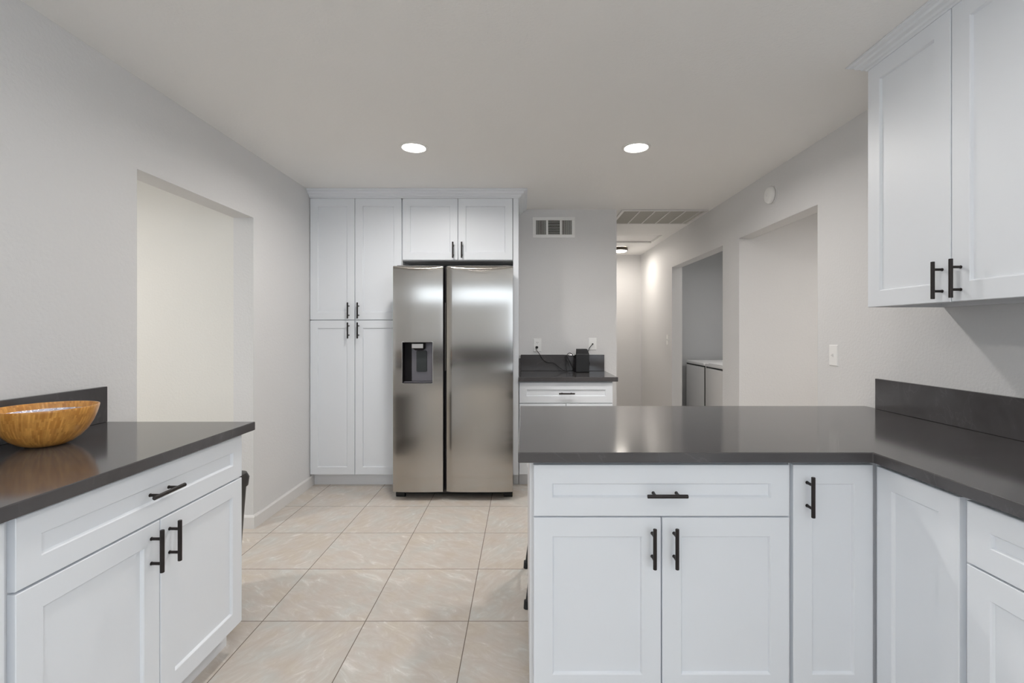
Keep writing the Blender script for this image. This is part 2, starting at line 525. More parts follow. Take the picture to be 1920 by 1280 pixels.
def handle_bm(cx, cz, y, vertical=True, L=0.131):
    bm = bmesh.new()
    r, off, sp = 0.0062, 0.034, 0.038
    ax = (0, 0, 1) if vertical else (1, 0, 0)
    def at(t, yy):
        return (cx + ax[0] * t, yy, cz + ax[2] * t)
    yb = y - off
    h = L / 2
    tube(bm, [at(-h, yb), at(-h + 0.001, yb), at(h - 0.001, yb), at(h, yb)], [r * 0.85, r, r, r * 0.85], 16)
    for s in (-sp, sp):
        tube(bm, [at(s, yb + 0.001), at(s, y)], 0.0046, 12)
        tube(bm, [at(s, y - 0.002), at(s, y)], 0.0056, 12)
    return bm

def front(parent, name, x0, x1, z0, z1, handle=None, y=0.0, stile=0.062):
    o = obj(name, door_bm(x0, x1, z0, z1, y, stile=stile), M['cabinet'], parent)
    if handle:
        hx, hz, vert = handle
        obj('handle', handle_bm(hx, hz, y, vert), M['black_metal'], o, smooth=True)
    return o

def cab_body(parent, x0, x1, y0, y1, z0, z1, toe=True, toe_in=0.065):
    obj('cabinet_body', boxes((x0, x1, y0, y1, z0, z1)), M['cabinet_side'], parent, bevel=0.001)
    if toe:
        obj('toe_kick', boxes((x0, x1, y0 + toe_in - 0.02, y0 + toe_in, 0.0, z0)), M['cabinet_side'], parent)

CROWN = [(0.0, -0.0), (0.0, -1.0), (0.10, -1.0), (0.16, -0.86), (0.30, -0.80), (0.36, -0.62), (0.58, -0.50), (0.64, -0.30), (0.86, -0.20), (0.90, -0.10), (1.0, -0.08), (1.0, 0.0)]
def crown_bm(path, outs, height, proj, ztop):
    """path: plan points; outs: outward (mitred) direction per point"""
    bm = bmesh.new()
    loft(bm, [[(p[0] + o[0] * proj * a, p[1] + o[1] * proj * a, ztop + z * height) for a, z in CROWN] for p, o in zip(path, outs)])
    return bm

# ------------------------------------------------------------------ pantry wall
YP = 3.885
pan = thing('pantry_cabinet', 'tall white four-door pantry cabinet against the left wall beside the refrigerator', 'cabinet', (-1.755, YP, 0))
px = lambda X: X + 1.755
cab_body(pan, 0.003, 0.760, 0.021, 0.603, 0.098, 2.3745)
front(pan, 'upper_door', px(-1.750), px(-1.3835), 1.3765, 2.3735, (px(-1.430), 1.451, True))
front(pan, 'upper_door', px(-1.3795), px(-0.998), 1.3765, 2.3735, (px(-1.350), 1.451, True))
front(pan, 'lower_door', px(-1.750), px(-1.3835), 0.102, 1.370, (px(-1.430), 1.288, True))
front(pan, 'lower_door', px(-1.3795), px(-0.998), 0.102, 1.370, (px(-1.350), 1.288, True))

ofc = thing('wall_cabinet', 'white two-door cabinet above the stainless refrigerator', 'cabinet', (-0.994, YP, 0))
fx = lambda X: X + 0.994
cab_body(ofc, 0.0, 0.914, 0.021, 0.603, 1.862, 2.3745, toe=False)
front(ofc, 'door', fx(-0.989), fx(-0.535), 1.868, 2.3735, (fx(-0.571), 1.946, True))
front(ofc, 'door', fx(-0.531), fx(-0.083), 1.868, 2.3735, (fx(-0.499), 1.946, True))

ep = tag(obj('end_panel', boxes((-0.078, -0.034, YP + 0.001, YB - 0.002, 0.098, 2.3745), (-0.078, -0.034, YP + 0.07, YB - 0.002, 0.0, 0.098)), M['cabinet'], bevel=0.001),
         'tall narrow white panel standing at the right side of the refrigerator', 'panel')
tag(obj('crown_molding', crown_bm([(-1.754, YP + 0.004), (-0.034, YP + 0.004), (-0.034, YB - 0.001)], [(0, -1), (1, -1), (1, 0)], 0.064, 0.072, CEIL - 0.001), M['cabinet'], bevel=0.0015),
    'white crown molding along the top of the pantry and refrigerator cabinets', 'molding')

# ------------------------------------------------------------------ refrigerator
YF = 3.560
fr = thing('refrigerator', 'stainless side-by-side refrigerator with dark water dispenser in its left door', 'refrigerator', (-0.528, YF, 0))
rx = lambda X: X + 0.528
obj('fridge_body', boxes((rx(-0.970), rx(-0.086), 0.085, 0.88, 0.035, 1.762)), M['fridge_side'], fr, bevel=0.004)

def fridge_door(x0, x1, z0, z1, cut=None, lchamf=0.0, th=0.078):
    """bowed door skin with a rolled top edge; optional rectangular hole"""
    bm = bmesh.new()
    xs = [x0 + (x1 - x0) * k / 22 for k in range(23)]
    zs = [z0 + (z1 - z0) * k / 24 for k in range(25)] + [z1 - d for d in (0.004, 0.008, 0.013, 0.02, 0.028, 0.036, 0.044)]
    if cut:
        xs = [x for x in xs if abs(x - cut[0]) > 0.006 and abs(x - cut[1]) > 0.006] + [cut[0], cut[1]]
        zs = [z for z in zs if abs(z - cut[2]) > 0.012 and abs(z - cut[3]) > 0.012] + [cut[2], cut[3]]
    if lchamf:
        xs.append(x0 + lchamf); xs = [x for x in xs if not (x0 + 1e-5 < x < x0 + lchamf - 1e-5)]
    xs, zs = sorted(set(xs)), sorted(set(zs))
    def yy(x, z):
        u = (x - x0) / (x1 - x0) * 2 - 1
        y = 0.010 * u * u
        e = 0.0015
        for d in (x1 - x, (x - x0) if not lchamf else 9):
            if d < e:
                y += e * 0.5 * (1 - d / e)
        if lchamf and x < x0 + lchamf - 1e-6:
            y += 0.012
        dtop = 0.010 + 0.034 * (1 - u * u)
        t = z1 - z
        if t < dtop:
            q = 1 - t / dtop
            y += 0.030 * (1 - math.sqrt(max(0, 1 - q * q)))
        return y
    g = [[bm.verts.new((x, yy(x, z), z)) for x in xs] for z in zs]
    for j in range(len(zs) - 1):
        for i in range(len(xs) - 1):
            mx, mz = (xs[i] + xs[i + 1]) / 2, (zs[j] + zs[j + 1]) / 2
            if cut and cut[0] < mx < cut[1] and cut[2] < mz < cut[3]:
                continue
            bm.faces.new((g[j][i], g[j][i + 1], g[j + 1][i + 1], g[j + 1][i]))
    # sides and back
    be = [e for e in bm.edges if len(e.link_faces) == 1]
    def outer(e):
        return all(abs(v.co.x - x0) < 1e-6 for v in e.verts) or all(abs(v.co.x - x1) < 1e-6 for v in e.verts) or all(abs(v.co.z - z0) < 1e-6 for v in e.verts) or all(abs(v.co.z - z1) < 1e-6 for v in e.verts)
    oe = [e for e in be if outer(e)]
    ext = bmesh.ops.extrude_edge_only(bm, edges=oe)
    nv = [v for v in ext['geom'] if isinstance(v, bmesh.types.BMVert)]
    for v in nv:
        v.co.y = th
    ne = [e for e in ext['geom'] if isinstance(e, bmesh.types.BMEdge)]
    bmesh.ops.contextual_create(bm, geom=ne)
    return bm
ZD0, ZD1 = 0.068, 1.780
CUT = (rx(-0.909), rx(-0.681), 0.889, 1.199)
ld = obj('freezer_door', fridge_door(rx(-0.981), rx(-0.603), ZD0, ZD1, CUT), M['steel'], fr, smooth=50)
rd = obj('fridge_door', fridge_door(rx(-0.577), rx(-0.0745), ZD0, ZD1, None, 0.032), M['steel'], fr, smooth=25)
# dark pocket between the doors
obj('handle_recess', boxes((rx(-0.6025), rx(-0.5985), 0.012, 0.078, ZD0 + 0.004, ZD1 - 0.004)), M['disp_black'], ld)
obj('center_seal', boxes((rx(-0.598), rx(-0.580), 0.050, 0.086, 0.07, 1.77)), M['disp_black'], fr)
obj('handle_strip', boxes((rx(-0.593), rx(-0.585), 0.030, 0.050, 0.98, 1.50)), M['fridge_side'], fr, bevel=0.002)
# dispenser
c0, c1, cz0, cz1 = CUT
bm = boxes((c0, c0 + 0.003, 0.004, 0.072, cz0, cz1), (c1 - 0.003, c1, 0.004, 0.072, cz0, cz1), (c0, c1, 0.004, 0.072, cz1 - 0.003, cz1), (c0, c1, 0.004, 0.072, cz0, cz0 + 0.004), (c0, c1, 0.070, 0.073, cz0, cz1))
obj('dispenser_cavity', bm, M['disp_black'], ld)
f = 0.0035
bm = boxes((c0 - f, c0, 0.003, 0.012, cz0 - f, cz1 + f), (c1, c1 + f, 0.003, 0.012, cz0 - f, cz1 + f), (c0, c1, 0.003, 0.012, cz1, cz1 + f), (c0, c1, 0.003, 0.012, cz0 - f, cz0))
obj('dispenser_rim', bm, M['chrome'], ld)
obj('dispenser_panel', boxes((c0 + 0.056, c1 - 0.012, 0.062, 0.069, cz0 + 0.010, cz1 - 0.004)), M['disp_panel'], ld, bevel=0.003)
bm = bmesh.new()
loft(bm, [[(p[0], 0.061, p[1]) for p in rrect(c0 + 0.094, c0 + 0.176, cz0 + 0.082, cz0 + 0.245, 0, 0.010)], [(p[0], 0.052, p[1]) for p in rrect(c0 + 0.096, c0 + 0.174, cz0 + 0.084, cz0 + 0.243, 0, 0.010)]])
obj('dispenser_paddle', bm, M['paddle'], ld, smooth=True)
bm = bmesh.new()
loft(bm, [[(p[0], p[1], cz1 - 0.004) for p in rrect(c0 + 0.064, c0 + 0.170, 0.020, 0.066, 0, 0.008)], [(p[0], p[1], cz1 - 0.046) for p in rrect(c0 + 0.068, c0 + 0.166, 0.022, 0.066, 0, 0.008)], [(p[0], p[1], cz1 - 0.062) for p in rrect(c0 + 0.090, c0 + 0.150, 0.032, 0.060, 0, 0.008)]])
obj('dispenser_spout', bm, M['disp_black'], ld, smooth=True)
obj('dispenser_button', boxes((c0 + 0.068, c0 + 0.154, 0.0165, 0.0205, cz1 - 0.046, cz1 - 0.012)), M['chrome'], ld, bevel=0.002)
obj('drip_tray', boxes((c0 + 0.006, c1 - 0.006, 0.012, 0.066, cz0 + 0.004, cz0 + 0.009)), M['disp_panel'], ld)
for X in (-0.944, -0.112):
    bm = bmesh.new()
    tube(bm, [(rx(X) - 0.034, 0.105, 0.024), (rx(X) + 0.034, 0.105, 0.024)], 0.024, 20)
    obj('foot', bm, M['rubber'], fr, smooth=True)
obj('bottom_grille', boxes((rx(-0.955), rx(-0.10), 0.11, 0.16, 0.022, 0.066)), M['rubber'], fr)
obj('screw', boxes((rx(-0.092), rx(-0.076), 0.082, 0.090, 0.022, 0.030)), M['brass'], fr)
for X, s in ((-0.93, 1), (-0.13, 1)):
    obj('hinge_cover', boxes((rx(X) - 0.03, rx(X) + 0.03, 0.04, 0.16, 1.7625, 1.785)), M['fridge_side'], fr, bevel=0.004)

# ------------------------------------------------------------------ small counter at the back wall
bc = thing('base_cabinet', 'small white base cabinet beside the tall refrigerator panel at the back wall', 'cabinet', (-0.030, 3.890, 0))
bx = lambda X: X + 0.030
cab_body(bc, 0.0, 0.773, 0.021, 0.598, 0.098, 0.866)
front(bc, 'drawer_front', bx(-0.027), bx(0.742), 0.690, 0.859, (bx(0.362), 0.771, False), stile=0.058)
front(bc, 'door', bx(-0.027), bx(0.3555), 0.102, 0.684, (bx(0.320), 0.600, True))
front(bc, 'door', bx(0.3595), bx(0.742), 0.102, 0.684, (bx(0.396), 0.600, True))

def slab(name, pts, z0, z1, label, cat='countertop', bevel=0.003):
    bm = bmesh.new()
    loft(bm, [[(x, y, z0) for x, y in pts], [(x, y, z1) for x, y in pts]])
    return tag(obj(name, bm, M['quartz'], bevel=bevel), label, cat)
slab('countertop', [(-0.0325, 3.866), (0.782, 3.866), (0.782, YB - 0.001), (-0.0325, YB - 0.001)], 0.869, 0.905, 'short dark grey countertop under the black box at the back wall')
slab('backsplash', [(-0.0175, 4.470), (0.774, 4.470), (0.774, YB - 0.001), (-0.0175, YB - 0.001)], 0.9055, 1.059, 'low dark backsplash strip behind the black box on the back wall', 'backsplash', 0.002)
slab('side_splash', [(-0.0325, 4.00), (-0.018, 4.00), (-0.018, YB - 0.001), (-0.0325, YB - 0.001)], 0.9055, 1.052, 'short dark side splash against the tall panel beside the refrigerator', 'backsplash', 0.002)

# black box (speaker or router) with its leads
md = thing('router', 'black upright box with cords on the small back counter', 'router', (0.549, 4.365, 0.906))
bm = bmesh.new()
hw, yf, yb_ = 0.059, -0.055, 0.055
loft(bm, [[(x * hw, yf, z) for x, z in ((-1, 0.004), (1, 0.004), (1, 0.160), (-1, 0.160))],
          [(x * hw, yf + 0.004, z) for x, z in ((-1.02, 0.0), (1.02, 0.0), (1.02, 0.168), (-1.02, 0.168))],
          [(x * hw, yf + 0.050, z) for x, z in ((-1.0, 0.0), (1.0, 0.0), (0.86, 0.208), (-0.86, 0.208))],
          [(x * hw, yb_, z) for x, z in ((-1.0, 0.0), (1.0, 0.0), (0.82, 0.212), (-0.82, 0.212))]])
obj('case', bm, M['black_plastic'], md, bevel=0.005, segs=3)
def lpt(X, Y, z):
    return (X - 0.549, Y - 4.365, z - 0.906)
cord = smooth_path([lpt(0.134, 4.468, 1.122), lpt(0.132, 4.450, 1.100), lpt(0.150, 4.450, 1.078), lpt(0.166, 4.462, 1.055), lpt(0.195, 4.462, 1.010), lpt(0.238, 4.463, 0.985), lpt(0.292, 4.463, 0.982),
                    lpt(0.345, 4.450, 0.940), lpt(0.382, 4.400, 0.916), lpt(0.400, 4.375, 0.9135), lpt(0.440, 4.372, 0.9135), lpt(0.470, 4.40, 0.918), lpt(0.480, 4.425, 0.925)])
bm = bmesh.new(); tube(bm, cord, 0.0028, 8)
obj('power_cord', bm, M['rubber'], md, smooth=True)
bm = bmesh.new(); tube(bm, [lpt(0.134, 4.4805, 1.128), lpt(0.134, 4.466, 1.128)], [0.013, 0.011], 16)
obj('plug', bm, M['rubber'], md, smooth=True)
loop = smooth_path([lpt(0.495, 4.425, 1.03), lpt(0.470, 4.43, 1.060), lpt(0.445, 4.432, 1.077), lpt(0.423, 4.432, 1.068), lpt(0.415, 4.430, 1.045), lpt(0.413, 4.42, 0.97), lpt(0.408, 4.38, 0.9135),
                    lpt(0.42, 4.36, 0.9135), lpt(0.44, 4.38, 0.93), lpt(0.425, 4.42, 0.99), lpt(0.40, 4.43, 1.02), lpt(0.405, 4.43, 1.055), lpt(0.43, 4.43, 1.02), lpt(0.470, 4.42, 0.94), lpt(0.495, 4.42, 0.935)])
bm = bmesh.new(); tube(bm, loop, 0.0028, 8)
obj('coiled_cord', bm, M['rubber'], md, smooth=True)
co = smooth_path([lpt(0.575, 4.415, 1.06), lpt(0.612, 4.428, 1.09), lpt(0.630, 4.445, 1.125), lpt(0.661, 4.466, 1.158), lpt(0.664, 4.4815, 1.160)])
bm = bmesh.new(); tube(bm, co, 0.0035, 8); tube(bm, [lpt(0.664, 4.470, 1.160), lpt(0.664, 4.4815, 1.160)], 0.0065, 12)
obj('coaxial_cable', bm, M['rubber'], md, smooth=True)
co = smooth_path([lpt(0.600, 4.415, 1.01), lpt(0.622, 4.42, 1.0), lpt(0.628, 4.42, 0.975), lpt(0.618, 4.42, 0.955), lpt(0.600, 4.415, 0.95)])
bm = bmesh.new(); tube(bm, co, 0.004, 8)
obj('cable_loop', bm, M['rubber'], md, smooth=True)

def wall_plate(name, label, cat, loc, rz, w=0.076, h=0.122):
    t = thing(name, label, cat, loc, rz)
    bm = bmesh.new()
    loft(bm, [[(-w / 2, 0, -h / 2), (w / 2, 0, -h / 2), (w / 2, 0, h / 2), (-w / 2, 0, h / 2)], [(-w / 2, -0.002, -h / 2), (w / 2, -0.002, -h / 2), (w / 2, -0.002, h / 2), (-w / 2, -0.002, h / 2)],
              [(-w / 2 + 0.004, -0.0065, -h / 2 + 0.004), (w / 2 - 0.004, -0.0065, -h / 2 + 0.004), (w / 2 - 0.004, -0.0065, h / 2 - 0.004), (-w / 2 + 0.004, -0.0065, h / 2 - 0.004)]])
    obj('plate', bm, M['white_plastic'], t)
    return t
t = wall_plate('electrical_outlet', 'white duplex outlet with a black plug above the small back counter', 'outlet', (0.140, YB, 1.150), 0, h=0.128)
for z in (0.022, -0.022):
    bm = bmesh.new()
    loft(bm, [[(p[0], -0.006, p[1]) for p in rrect(-0.017, 0.017, z - 0.015, z + 0.015, 0, 0.008)], [(p[0], -0.0085, p[1]) for p in rrect(-0.0165, 0.0165, z - 0.0145, z + 0.0145, 0, 0.008)]])
    r = obj('receptacle', bm, M['white_plastic'], t)
    obj('slots', boxes((-0.008, -0.0055, -0.0088, -0.008, z - 0.002, z + 0.008), (0.0055, 0.008, -0.0088, -0.008, z - 0.002, z + 0.007), (-0.002, 0.002, -0.0088, -0.008, z - 0.011, z - 0.007)), M['slot'], r)
t = wall_plate('cable_outlet', 'white cable wall plate behind the black box on the back wall', 'outlet', (0.664, YB, 1.160), 0, h=0.116)
bm = bmesh.new(); tube(bm, [(0, -0.006, 0), (0, -0.009, 0)], 0.008, 12)
obj('jack', bm, M['chrome'], t, smooth=True)

def switch(label, Y, z):
    t = wall_plate('light_switch', label, 'switch', (XR, Y, z), -PI / 2)
    obj('switch_surround', boxes((-0.006, 0.006, -0.008, -0.006, -0.013, 0.013)), M['white_plastic'], t)
    bm = bmesh.new()
    loft(bm, [[(-0.0045, -0.007, -0.008), (0.0045, -0.007, -0.008), (0.0045, -0.007, 0.008), (-0.0045, -0.007, 0.008)], [(-0.0035, -0.019, 0.003), (0.0035, -0.019, 0.003), (0.0035, -0.017, 0.009), (-0.0035, -0.017, 0.009)]])
    obj('toggle', bm, M['white_plastic'], t)
switch('white toggle light switch on the right wall between the wide opening and wall cabinet', 2.728, 1.143)
switch('white light switch down the hall beside the laundry opening', 5.857, 1.173)

# smoke detector on the right wall
sd = thing('smoke_detector', 'round white smoke detector high on the right wall above the opening', 'smoke detector', (XR, 3.397, 2.262), -PI / 2)
def ylathe(prof, n=40):
    bm = bmesh.new()
    loft(bm, [[(r * math.cos(2 * PI * k / n), y, r * math.sin(2 * PI * k / n)) for k in range(n)] for r, y in prof])
    return bm
obj('base_ring', ylathe([(0.062, 0.0), (0.062, -0.009), (0.057, -0.010)]), M['white_plastic'], sd, smooth=True)
obj('vent_ring', ylathe([(0.056, -0.009), (0.056, -0.016)]), M['slot'], sd)
obj('cover', ylathe([(0.060, -0.013), (0.062, -0.016), (0.061, -0.026), (0.055, -0.036), (0.045, -0.041), (0.014, -0.0425)]), M['white_plastic'], sd, smooth=True)
obj('test_button', ylathe([(0.010, -0.0423), (0.009, -0.045)]), M['enamel'], sd, smooth=True)

# supply register on the back wall
vr_ = thing('wall_vent', 'white three-section air vent high on the back wall', 'vent', (0.296, YB, 2.267), 0)
W, H = 0.201, 0.099
bm = boxes((-W, W, -0.008, 0, 0.068, H), (-W, W, -0.008, 0, -H, -0.068), (-W, -0.170, -0.008, 0, -0.068, 0.068), (0.172, W, -0.008, 0, -0.068, 0.068), (-0.072, -0.054, -0.007, 0, -0.068, 0.068), (0.058, 0.076, -0.007, 0, -0.068, 0.068))
obj('frame', bm, M['white_plastic'], vr_, bevel=0.002)
obj('duct_shade', boxes((-0.170, 0.172, -0.0016, -0.0006, -0.068, 0.068)), M['duct_shade'], vr_)  # flat dark plate on the solid wall imitates the vent's shaded depth
def fins_v(x0, x1, n):
    bm = bmesh.new()
    for k in range(n):
        x = x0 + (k + 0.5) * (x1 - x0) / n
        box(bm, x - 0.0015, x + 0.0015, -0.0070, -0.0015, -0.068, 0.068)
    return bm
obj('louver', fins_v(-0.170, -0.072, 9), M['white_plastic'], vr_)
bm = bmesh.new()
for k in range(9):
    z = -0.068 + (k + 0.5) * 0.136 / 9
    box(bm, -0.054, 0.058, -0.0065, -0.0015, z - 0.0015, z + 0.0015)
obj('louver', bm, M['white_plastic'], vr_)
obj('louver', fins_v(0.076, 0.172, 9), M['white_plastic'], vr_)
obj('lever', boxes((0.178, 0.183, -0.016, -0.008, -0.030, 0.012)), M['enamel'], vr_)

# return grille in the ceiling
rg = thing('return_air_grille', 'large white return air grille in the ceiling at the hall entrance', 'vent', (1.355, 4.775, CEIL), 0)
X0, X1, Y0, Y1 = 0.945 - 1.355, 1.770 - 1.355, -0.285, 0.285
bm = boxes((X0, X1, Y0, Y0 + 0.028, -0.014, -0.001), (X0, X1, Y1 - 0.028, Y1, -0.014, -0.001), (X0, X0 + 0.028, Y0 + 0.028, Y1 - 0.028, -0.014, -0.001), (X1 - 0.028, X1, Y0 + 0.028, Y1 - 0.028, -0.014, -0.001))
obj('frame', bm, M['trim'], rg, bevel=0.003)
bm = bmesh.new()
for X in (1.122, 1.268, 1.414, 1.560, 1.700):
    box(bm, X - 1.355 - 0.005, X - 1.355 + 0.005, Y0 + 0.028, Y1 - 0.028, -0.014, -0.003)
obj('divider_bars', bm, M['trim'], rg)
bm = bmesh.new()
n_ = 34
for k in range(n_):
    y = Y0 + 0.030 + (k + 0.5) * (Y1 - Y0 - 0.06) / n_
    v = [bm.verts.new(p) for p in ((X0 + 0.028, y - 0.0075, -0.004), (X1 - 0.028, y - 0.0075, -0.004), (X1 - 0.028, y + 0.0075, -0.011), (X0 + 0.028, y + 0.0075, -0.011))]
    bm.faces.new(v)
fo = obj('fins', bm, M['filter'], rg)
sm = fo.modifiers.new('thick', 'SOLIDIFY'); sm.thickness = 0.001
obj('filter', boxes((X0 + 0.028, X1 - 0.028, Y0 + 0.028, Y1 - 0.028, -0.0022, -0.001)), M['filter_pad'], rg)

# attic hatch
ah = thing('attic_hatch', 'square recessed attic hatch panel in the hall ceiling', 'hatch', ((HATCH[0] + HATCH[1]) / 2, (HATCH[2] + HATCH[3]) / 2, CEIL), 0)
hx_, hy_ = (HATCH[1] - HATCH[0]) / 2, (HATCH[3] - HATCH[2]) / 2
obj('hatch_panel', boxes((-hx_ + 0.006, hx_ - 0.006, -hy_ + 0.006, hy_ - 0.006, 0.022, 0.040)), M['trim'], ah)
obj('hatch_cover', boxes((-hx_ - 0.05, hx_ + 0.05, -hy_ - 0.05, hy_ + 0.05, 0.121, 0.135)), M['slot'], ah)

# lamps
def can(X, Y, label, power=13.0):
    t = thing('recessed_light', label, 'ceiling light', (X, Y, CEIL), 0, 'recessed kitchen ceiling lights')
    bm = bmesh.new()
    lathe(bm, [(0.072, -0.001), (0.090, -0.001), (0.089, -0.005), (0.076, -0.007), (0.072, -0.004), (0.072, -0.001)], 48)
    obj('trim_ring', bm, M['can_trim'], t, smooth=True)
    bm = bmesh.new()
    lathe(bm, [(0.0715, -0.001), (0.0715, -0.004), (0.05, -0.0055)], 48, True, True)
    obj('lens', bm, M['lens'], t, smooth=True)
    l = area('can_lamp', (X, Y, CEIL - 0.012), (0, 0, 0), 0.14, 0.14, power, W_CAN, 'DISK', math.radians(165))
    return t
can(-0.685, 2.972, 'lit round recessed ceiling light in front of the refrigerator, nearer the left wall', 11.5)
can(0.715, 2.972, 'lit round recessed ceiling light over the peninsula, nearer the hall', 11.5)
can(-0.685, 1.40, 'lit round recessed ceiling light above the left counter, nearer the camera', 2.2)
can(0.715, 1.40, 'lit round recessed ceiling light above the peninsula front, nearer the camera', 2.2)

can(-0.685, -0.20, 'unseen recessed ceiling light added for fill left of the camera', 2.2)  # this pair is added out of view as fill for floor and cabinets
can(0.715, -0.20, 'unseen recessed ceiling light added for fill right of the camera', 2.2)
can(-0.9, -2.6, 'unseen recessed ceiling light added for frontal fill in the living space, left side', 16.0)  # this pair is added out of view to light camera-facing fronts
can(1.0, -2.6, 'unseen recessed ceiling light added for frontal fill in the living space, right side', 16.0)
can(2.85, 2.5, 'unseen recessed ceiling light added to brighten the passage through the right opening', 17.0)  # added lamp out of view, brightens the passage wall
can(-3.1, 1.9, 'unseen recessed ceiling light added to brighten the room through the left opening', 18.0)  # added lamp out of view, lifts the cream wall
can(2.75, 5.25, 'small unseen ceiling light added to brighten the laundry closet', 8.5)  # added lamp out of view, lifts the closet

hl = thing('ceiling_light', 'round flush ceiling light with dark rim at the far end of the hall', 'ceiling light', (1.345, 6.56, CEIL), 0)
bm = bmesh.new(); lathe(bm, [(0.105, -0.001), (0.113, -0.004), (0.113, -0.044), (0.104, -0.047), (0.104, -0.001)], 48)
obj('rim', bm, M['bronze'], hl, smooth=True)
bm = bmesh.new(); lathe(bm, [(0.103, -0.006), (0.103, -0.045), (0.090, -0.056), (0.05, -0.063), (0.01, -0.065)], 48, True, True)
obj('diffuser', bm, M['hall_lens'], hl, smooth=True)
area('hall_lamp', (1.345, 6.56, CEIL - 0.068), (0, 0, 0), 0.2, 0.2, 7, (1.0, 0.92, 0.83), 'DISK')

# ------------------------------------------------------------------ washer and dryer in the closet
def laundry_machine(name, label, cat, y0, y1, topload):
    t = thing(name, label, cat, (2.28, (y0 + y1) / 2, 0), -PI / 2)     # local -y faces the hall, local +x runs towards the kitchen
    w = (y1 - y0) / 2
    ht = 0.876
    obj('housing', boxes((-w, w, 0.03, 0.74, 0.02, ht - 0.035)), M['enamel'], t, bevel=0.012, segs=3)
    bm = bmesh.new()
    loft(bm, [[(p[0], p[1], z) for p in rrect(-w + i, w - i, 0.004 + i, 0.742 - i, 0, 0.03)] for z, i in ((ht - 0.033, 0.004), (ht - 0.028, 0.0), (ht - 0.010, 0.0), (ht, 0.008))])
    tp = obj('top', bm, M['enamel'], t, smooth=True)
    bm = bmesh.new()
    pw = w - 0.028
    n = 14
    bow = 0.030 if topload else 0.018
    for s in (0,):
        xs = [-pw + 2 * pw * k / n for k in range(n + 1)]
        f_ = lambda x: -bow * (1 - (x / pw) ** 2) + 0.012
        ringp = [(x, f_(x)) for x in xs] + [(pw, 0.032), (-pw, 0.032)]
        loft(bm, [[(a, b, z) for a, b in ringp] for z in (0.06, ht - 0.052)])
    obj('front_panel', bm, M['enamel'], t, smooth=True, bevel=0.006)
    obj('seam', boxes((-w + 0.012, w - 0.012, 0.024, 0.0295, 0.05, ht - 0.036)), M['slot'], t)
    if topload:
        bm = bmesh.new()
        loft(bm, [[(p[0], p[1], z) for p in rrect(-w + 0.05, w - 0.05, 0.02, 0.54, 0, 0.06)] for z in (ht + 0.0005, ht + 0.012)])
        obj('lid', bm, M['enamel'], t, smooth=True, bevel=0.004)
    obj('control_panel', boxes((-w + 0.005, w - 0.005, 0.66, 0.735, ht + 0.0005, ht + (0.02 if not topload else 0.02))), M['enamel'], t, bevel=0.006)
    for sx in (-1, 1):
        for sy in (0.08, 0.68):
            bm = bmesh.new(); tube(bm, [(sx * (w - 0.06), sy, 0.0), (sx * (w - 0.06), sy, 0.022)], 0.02, 12)
            obj('foot', bm, M['rubber'], t)
laundry_machine('clothes_dryer', 'white front-panel dryer at the far end of the laundry closet', 'dryer', 5.955, 6.640, False)
laundry_machine('washing_machine', 'white washing machine partly hidden behind the laundry opening edge', 'washing machine', 5.250, 5.935, True)

# ------------------------------------------------------------------ left run
XLF = -1.145
lc = thing('base_cabinet', 'white base cabinet with wide drawer and two doors under the wooden bowl counter', 'cabinet', (XLF, 1.058, 0), PI / 2)
ly = lambda Y: Y - 1.058
cab_body(lc, 0.0, ly(1.930), 0.021, 0.608, 0.100, 0.868)
front(lc, 'drawer_front', ly(1.066), ly(1.925), 0.694, 0.861, (ly(1.488), 0.780, False), stile=0.058)
front(lc, 'door', ly(1.066), ly(1.4895), 0.104, 0.688, (ly(1.455), 0.606, True))
front(lc, 'door', ly(1.4935), ly(1.925), 0.104, 0.688, (ly(1.530), 0.606, True))
nc = thing('base_cabinet', 'white base cabinet at the left frame edge, only a narrow strip showing', 'cabinet', (XLF, 0.446, 0), PI / 2)
cab_body(nc, 0.0, 0.608, 0.021, 0.608, 0.100, 0.868)
front(nc, 'door', 0.004, 0.598, 0.104, 0.861, (0.05, 0.78, True))
slab('countertop', [(XL + 0.001, 0.42), (-1.120, 0.42), (-1.120, 1.978), (XL + 0.001, 1.978)], 0.870, 0.905, 'dark grey countertop on the left carrying the wooden bowl')
slab('backsplash', [(XL + 0.001, 0.42), (XL + 0.021, 0.42), (XL + 0.021, 1.972), (XL + 0.001, 1.972)], 0.9055, 1.053, 'low dark backsplash strip on the left wall behind the wooden bowl', 'backsplash', 0.002)

# bowl
bw = thing('wooden_bowl', 'round bamboo bowl with silver lining on the left counter', 'bowl', (-1.586, 1.570, 0.9055), 0)
bw.scale = (0.9, 0.9, 0.985)
outp = [(0.045, 0.0), (0.052, 0.001), (0.075, 0.010), (0.098, 0.026), (0.118, 0.048), (0.133, 0.074), (0.143, 0.100), (0.1485, 0.120), (0.150, 0.128)]
inn = [(0.1495, 0.1295), (0.1455, 0.1295), (0.1435, 0.124), (0.139, 0.104)]
bm = bmesh.new()
lathe(bm, outp + inn + [(0.128, 0.076), (0.112, 0.051), (0.09, 0.031), (0.05, 0.012)], 72, True, True)
obj('bowl_shell', bm, M['bamboo'], bw, smooth=60)
bm = bmesh.new()
lathe(bm, [(0.1402, 0.1085), (0.1382, 0.1045), (0.127, 0.0775), (0.111, 0.053), (0.089, 0.033), (0.049, 0.0145), (0.01, 0.0125)], 72, False, True)
obj('bowl_lining', bm, M['silver'], bw, smooth=60)

